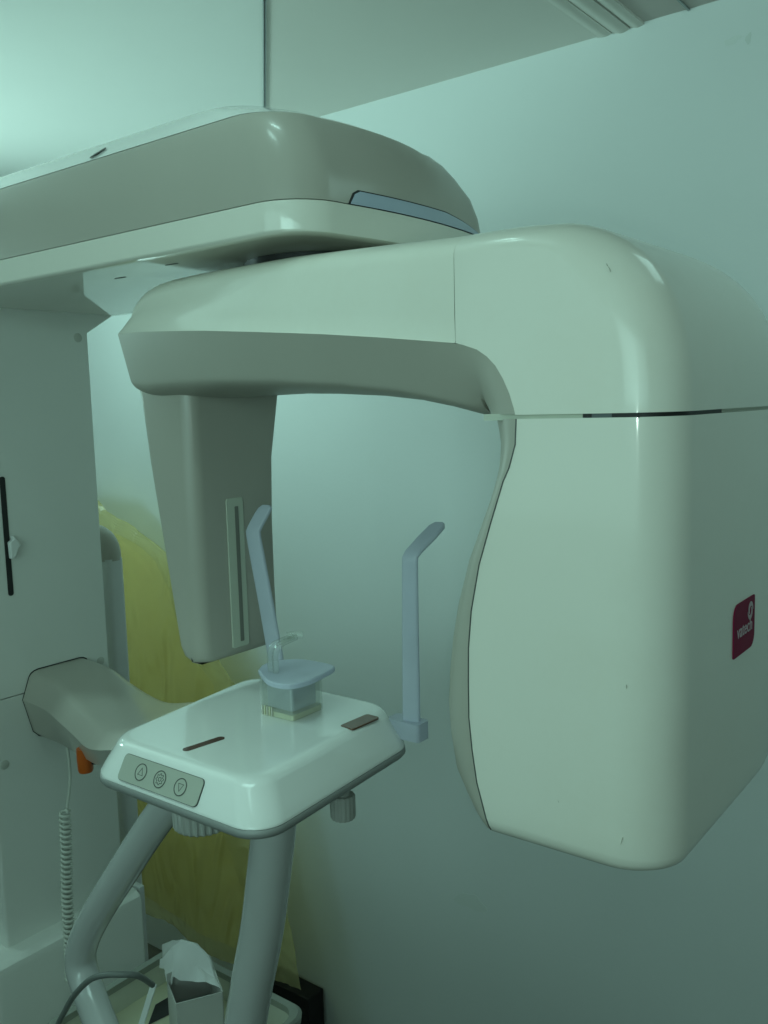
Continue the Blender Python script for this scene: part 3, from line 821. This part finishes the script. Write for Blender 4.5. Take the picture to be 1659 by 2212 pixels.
# --- chin rest plate, its block, clear cover and bite rod
pl = catmull([(-0.8310, 0.7985, 0), (-0.8425, 0.8200, 0), (-0.8390, 0.8450, 0), (-0.8180, 0.8640, 0), (-0.7870, 0.8680, 0), (-0.7570, 0.8640, 0), (-0.7480, 0.8350, 0), (-0.7440, 0.7990, 0), (-0.7540, 0.7730, 0), (-0.7860, 0.7710, 0), (-0.8310, 0.7985, 0)], 5)[:-1]
mb = MB()
cx, cy = -0.793, 0.82
mb.loft([[(lerp(cx, p.x, s), lerp(cy, p.y, s), z) for p in pl] for s, z in ((0.97, -0.3415), (1.0, -0.3400), (1.0, -0.3360), (0.97, -0.3345), (0.5, -0.3375))])
build('chin_plate', mb, M['bluesolid'], mach)
mb = MB(); mb.loft([[(p[0], p[1], z) for p in rrect(-0.8180, 0.7980, -0.7720, 0.8440, 0.004, 4)] for z in (-0.3800, -0.3410)])
build('chin_block', mb, M['bluesolid'], mach)
mb = MB()
a = rrect(-0.8240, 0.7910, -0.7660, 0.8500, 0.004, 4); b2 = rrect(-0.8215, 0.7935, -0.7685, 0.8475, 0.003, 4)
mb.loft([[(p[0], p[1], -0.3895) for p in a], [(p[0], p[1], -0.3440) for p in a], [(p[0], p[1], -0.3440) for p in b2], [(p[0], p[1], -0.3895) for p in b2]], True, False, False)
cov = build('clear_cover', mb, M['clear'], mach)
mb = MB(); mb.prism(rrect(-0.8225, 0.7925, -0.7675, 0.8490, 0.004, 4), 'z', -0.3896, -0.3830)
build('block_foot', mb, M['lining'], cov)
for i in range(5):
    mb = MB(); mb.box((-0.8185+i*0.0042, 0.7895, -0.3890), (-0.8170+i*0.0042, 0.7910, -0.3770))
    build('foot_rib', mb, M['scuff'] if i % 2 == 0 else M['lining'], cov, smooth=False)
mb = MB()
for off in (-0.0035, 0.0055):
    mb.tube(catmull([(-0.8120+off, 0.806, -0.3800), (-0.8120+off, 0.806, -0.335), (-0.8130+off, 0.807, -0.315), (-0.8100+off, 0.810, -0.3035), (-0.8060+off*0.8, 0.815, -0.2995), (-0.8010+off*0.7, 0.826, -0.2960), (-0.7985+off*0.6, 0.834, -0.2945)], 4), 0.0042, 12)
mb.tube([(-0.8060, 0.828, -0.2930), (-0.7980, 0.835, -0.2920), (-0.7900, 0.841, -0.2930)], 0.0050, 12)
build('bite_rod', mb, M['clear'], mach)

# ------------------------------------------------------------------ loose things
# coiled hand-switch cord hanging below the support arm
mb = MB()
pts = [(-1.375, 0.856, -0.545), (-1.376, 0.860, -0.60), (-1.378, 0.860, -0.64), (-1.380, 0.852, -0.685)]
mb.tube(catmull(pts, 5), 0.0026, 8)
turns, per = 34, 12
pts = []
for i in range(turns*per+1):
    t = i/(turns*per); a = 2*pi*i/per; z = lerp(-0.690, -1.00, t)
    wob = 0.0015*sin(t*9)
    pts.append((-1.385+0.0080*cos(a)+wob, 0.850-0.012*t+0.0080*sin(a), z))
mb.tube(pts, 0.0029, 7)
pts = [(-1.378, 0.838, -1.00), (-1.34, 0.825, -1.06), (-1.28, 0.80, -1.08), (-1.245, 0.78, -1.075)]
mb.tube(catmull(pts, 5), 0.0032, 8)
tag(build('coiled_cord', mb, M['cord'], angle=80), 'pale coiled cord hanging below the support arm in front of the column', 'cord')

# dark cable looped over the bend of the left handle
mb = MB()
mb.tube(catmull([(-1.19, 0.655, -1.02), (-1.155, 0.658, -0.915), (-1.105, 0.660, -0.836), (-1.075, 0.660, -0.800), (-1.045, 0.662, -0.772), (-1.022, 0.668, -0.760), (-1.000, 0.680, -0.757), (-0.990, 0.700, -0.766), (-1.00, 0.73, -0.80)], 6), 0.0042, 10)
tag(build('cable', mb, M['cable']), 'dark thin cable looped over the bend of the left handle', 'cable')

# yellow polythene sheet hanging between machine and wall
def yl(z):   # right edge of the sheet
    return interp(-z, [0.20, 0.2719, 0.3067, 0.3566, 0.395, 0.4729, 0.6153, 0.6588, 0.7084, 1.0, 1.4323, 1.47],
                  [-2.25, -2.152, -2.082, -1.977, -1.918, -1.868, -1.800, -1.755, -1.6945, -1.615, -1.512, -1.505])
mb = MB(); NX, NZ = 130, 210
import mathutils
vs = []; fs = []
for j in range(NZ+1):
    z = lerp(-0.20, -1.47, j/NZ)
    xr = yl(z)+0.003*sin(z*31)
    for i in range(NX+1):
        t = i/NX; x = lerp(-2.45, xr, t)
        nz = mathutils.noise.noise
        d = nz(Vector((x*2.6+z*1.2, z*1.0, 3.1)))*0.024
        d -= 0.005*(1-abs(nz(Vector((x*4+z*7, z*2.0-x*1.0, 8.2)))))**9
        d -= 0.0025*(1-abs(nz(Vector((x*9-z*5, z*3+x*3, 5.7)))))**9
        wx = 1.6*nz(Vector((x*4, z*4, 9.1))); wz = 1.6*nz(Vector((x*4, z*4, 2.4)))
        d -= 0.010*(1-abs(nz(Vector((x*8+wx, z*5+wz, 11.3)))))**5
        d += 0.006*abs(nz(Vector((x*17+2*wz, z*12+2*wx, 7.9))))
        d += nz(Vector((x*20+z*12, z*9, 1.7)))*0.0022+nz(Vector((x*48-z*20, z*24+x*9, 4.7)))*0.0010
        fold = 0.012*sin((x*1.0+z*0.40)*10+2.0*nz(Vector((x*2, z*2, 0))))
        y = 1.540+d-fold
        vs.append((x, min(y, 1.66), z))
for j in range(NZ):
    for i in range(NX):
        a = j*(NX+1)+i; fs.append((a, a+1, a+NX+2, a+NX+1))
mb.add(vs, fs)
vs = []; fs = []; NX2, NZ2 = 60, 130
for j in range(NZ2+1):
    z = lerp(-0.33, -1.40, j/NZ2)
    xr = yl(z)-0.085-0.05*sin(z*5.0+0.6)-0.03*nz(Vector((z*6, 0.3, 0)))
    for i in range(NX2+1):
        t = i/NX2; x = lerp(-2.42, xr, t)
        d = nz(Vector((x*2.6+z*1.2, z*1.0, 3.1)))*0.024+nz(Vector((x*7-z*4, z*3, 6.1)))*0.010+nz(Vector((x*24+z*9, z*10, 2.2)))*0.002
        vs.append((x, 1.512+d-0.012*sin((x+z*0.4)*10)-0.010*max(0, 1-(1-t)*9), z))
for j in range(NZ2):
    for i in range(NX2):
        a = j*(NX2+1)+i; fs.append((a, a+1, a+NX2+2, a+NX2+1))
mb.add(vs, fs)
tag(build('polythene_sheet', mb, M['yellow'], angle=180), 'crumpled translucent yellow polythene sheet hanging between the column and the wall', 'plastic sheet')

# white tub standing behind the handles
tub = empty('tub', (-1.10, 0.845, 0))
tag(tub, 'white rectangular bin with a grey rim standing behind the patient handles', 'bin')
def tring(z, e, x0=-1.245, y0=0.700, x1=-0.935, y1=0.965, r=0.03):
    return [(p[0], p[1], z) for p in rrect(x0-e, y0-e, x1+e, y1+e, r, 6)]
mb = MB()
mb.loft([tring(-EYE, -0.03), tring(-0.962, 0.0), tring(-0.962, -0.006), tring(-1.05, -0.008), tring(-1.05, -0.12)], True, True, True)
build('tub_body', mb, M['tub'], tub)
mb = MB()
mb.loft([tring(-0.966, 0.0005), tring(-0.964, 0.005), tring(-0.952, 0.006), tring(-0.948, 0.002), tring(-0.950, -0.008), tring(-0.9615, -0.0075)], True, False, False)
build('tub_rim', mb, M['tubrim'], tub)
mb = MB()
lp = rrect(-1.238, 0.708, -0.942, 0.958, 0.02, 4)
mb.prism(lp, 'z', -1.010, -1.000)
build('lining', mb, M['lining'], tub, smooth=False)

# dark gap in the lining
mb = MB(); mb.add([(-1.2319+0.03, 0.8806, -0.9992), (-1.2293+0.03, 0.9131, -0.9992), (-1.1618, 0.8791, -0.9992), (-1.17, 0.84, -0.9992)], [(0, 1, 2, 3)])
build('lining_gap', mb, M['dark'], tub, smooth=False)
# torn carton in the tub
carton = empty('torn_carton', (-1.08, 0.87, EYE-1.0))
tag(carton, 'torn open pale carton lying in the white bin', 'carton')
cA = Vector((-1.0416, 0.800, -0.885)); cB = Vector((-1.0055, 0.859, -0.885)); cd = Vector((-0.094, 0.057, 0))
low = Vector((0, 0, -0.112))
def cwall(p, q, dz0=0.0, dz1=0.0, t=0.0016):
    n_ = (q-p).cross(Vector((0, 0, 1))).normalized()*t
    a0, a1 = p+Vector((0, 0, dz0)), q+Vector((0, 0, dz1))
    mb = MB(); mb.loft([[p+low, q+low, a1, a0], [p+low+n_, q+low+n_, a1+n_, a0+n_]])
    build('carton_wall', mb, M['carton'], carton, smooth=False)
cwall(cA, cB); cwall(cB, cB+cd, 0.0, -0.005); cwall(cA+cd, cB+cd, -0.02, -0.005); cwall(cA, cA+cd, -0.004, -0.035)
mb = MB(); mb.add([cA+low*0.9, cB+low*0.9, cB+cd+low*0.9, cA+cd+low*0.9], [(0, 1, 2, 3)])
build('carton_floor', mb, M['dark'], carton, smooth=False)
# torn flap curling over the open top
mb = MB()
top = [Vector(p) for p in ((-1.1631, .872, -.8717), (-1.1457, .878, -.8614), (-1.1291, .884, -.857), (-1.0906, .890, -.8600), (-1.0682, .890, -.8720), (-1.0526, .886, -.8950), (-1.0150, .866, -.8880),
       (-1.0560, .872, -.8960), (-1.0850, .868, -.9040), (-1.1060, .862, -.9080), (-1.1240, .860, -.9060), (-1.1262, .858, -.9200), (-1.1340, .858, -.9360), (-1.1420, .862, -.9300), (-1.1560, .868, -.9100), (-1.1850, .880, -.9255), (-1.1790, .878, -.9060), (-1.1660, .874, -.8960))]
ridge = [Vector(p) for p in ((-1.1500, .876, -.8760), (-1.1290, .868, -.8830), (-1.1060, .874, -.8800), (-1.0850, .880, -.8840))]
n = len(top); off = Vector((0.0006, 0.0022, -0.0006))
vs = top+ridge+[p+off for p in top+ridge]; N_ = n+4
tri = [(0, 1, 18), (1, 2, 18), (2, 19, 18), (2, 20, 19), (2, 3, 20), (3, 21, 20), (3, 4, 21), (4, 5, 21), (5, 7, 21), (5, 6, 7), (7, 8, 21), (8, 20, 21), (8, 9, 20), (9, 10, 19), (9, 19, 20), (10, 11, 19), (11, 12, 13), (11, 13, 19), (13, 14, 19), (14, 18, 19), (14, 17, 18), (14, 15, 16), (14, 16, 17), (17, 0, 18)]
fs = tri+[(c+N_, b_+N_, a_+N_) for a_, b_, c in tri]+[(i, (i+1) % n, (i+1) % n+N_, i+N_) for i in range(n)]
mb.add(vs, fs)
fo = build('torn_flap', mb, M['paper'], carton, angle=30)
bm = bmesh.new(); bm.from_mesh(fo.data)
bmesh.ops.subdivide_edges(bm, edges=bm.edges[:], cuts=3, use_grid_fill=True, fractal=0.9, along_normal=0.6, seed=4)
bm.to_mesh(fo.data); bm.free(); fo.data.shade_smooth()

# scraps of paper beside the carton
mb = MB()
sc = [(-1.196, 0.868, -0.955), (-1.184, 0.872, -0.950), (-1.150, 0.820, -0.972), (-1.118, 0.780, -0.996), (-1.135, 0.775, -0.998), (-1.172, 0.830, -0.975)]
top = [Vector(p) for p in sc]; n = len(top); bot = [p+Vector((0, 0.001, -0.002)) for p in top]
mb.add(top+bot, [tuple(range(n)), tuple(range(2*n-1, n-1, -1))]+[(i, n+i, n+(i+1) % n, (i+1) % n) for i in range(n)])
tag(build('paper_scrap', mb, M['paper'], smooth=False), 'narrow folded strip of white paper between the carton and the bin edge', 'paper')

# black case on the floor against the wall
mb = MB(); mb.box((-1.78, 1.612, -EYE), (-1.545, 1.672, -1.548))
tag(build('black_case', mb, M['black'], bevel=0.004), 'black box on the floor against the wall behind the bin', 'box')
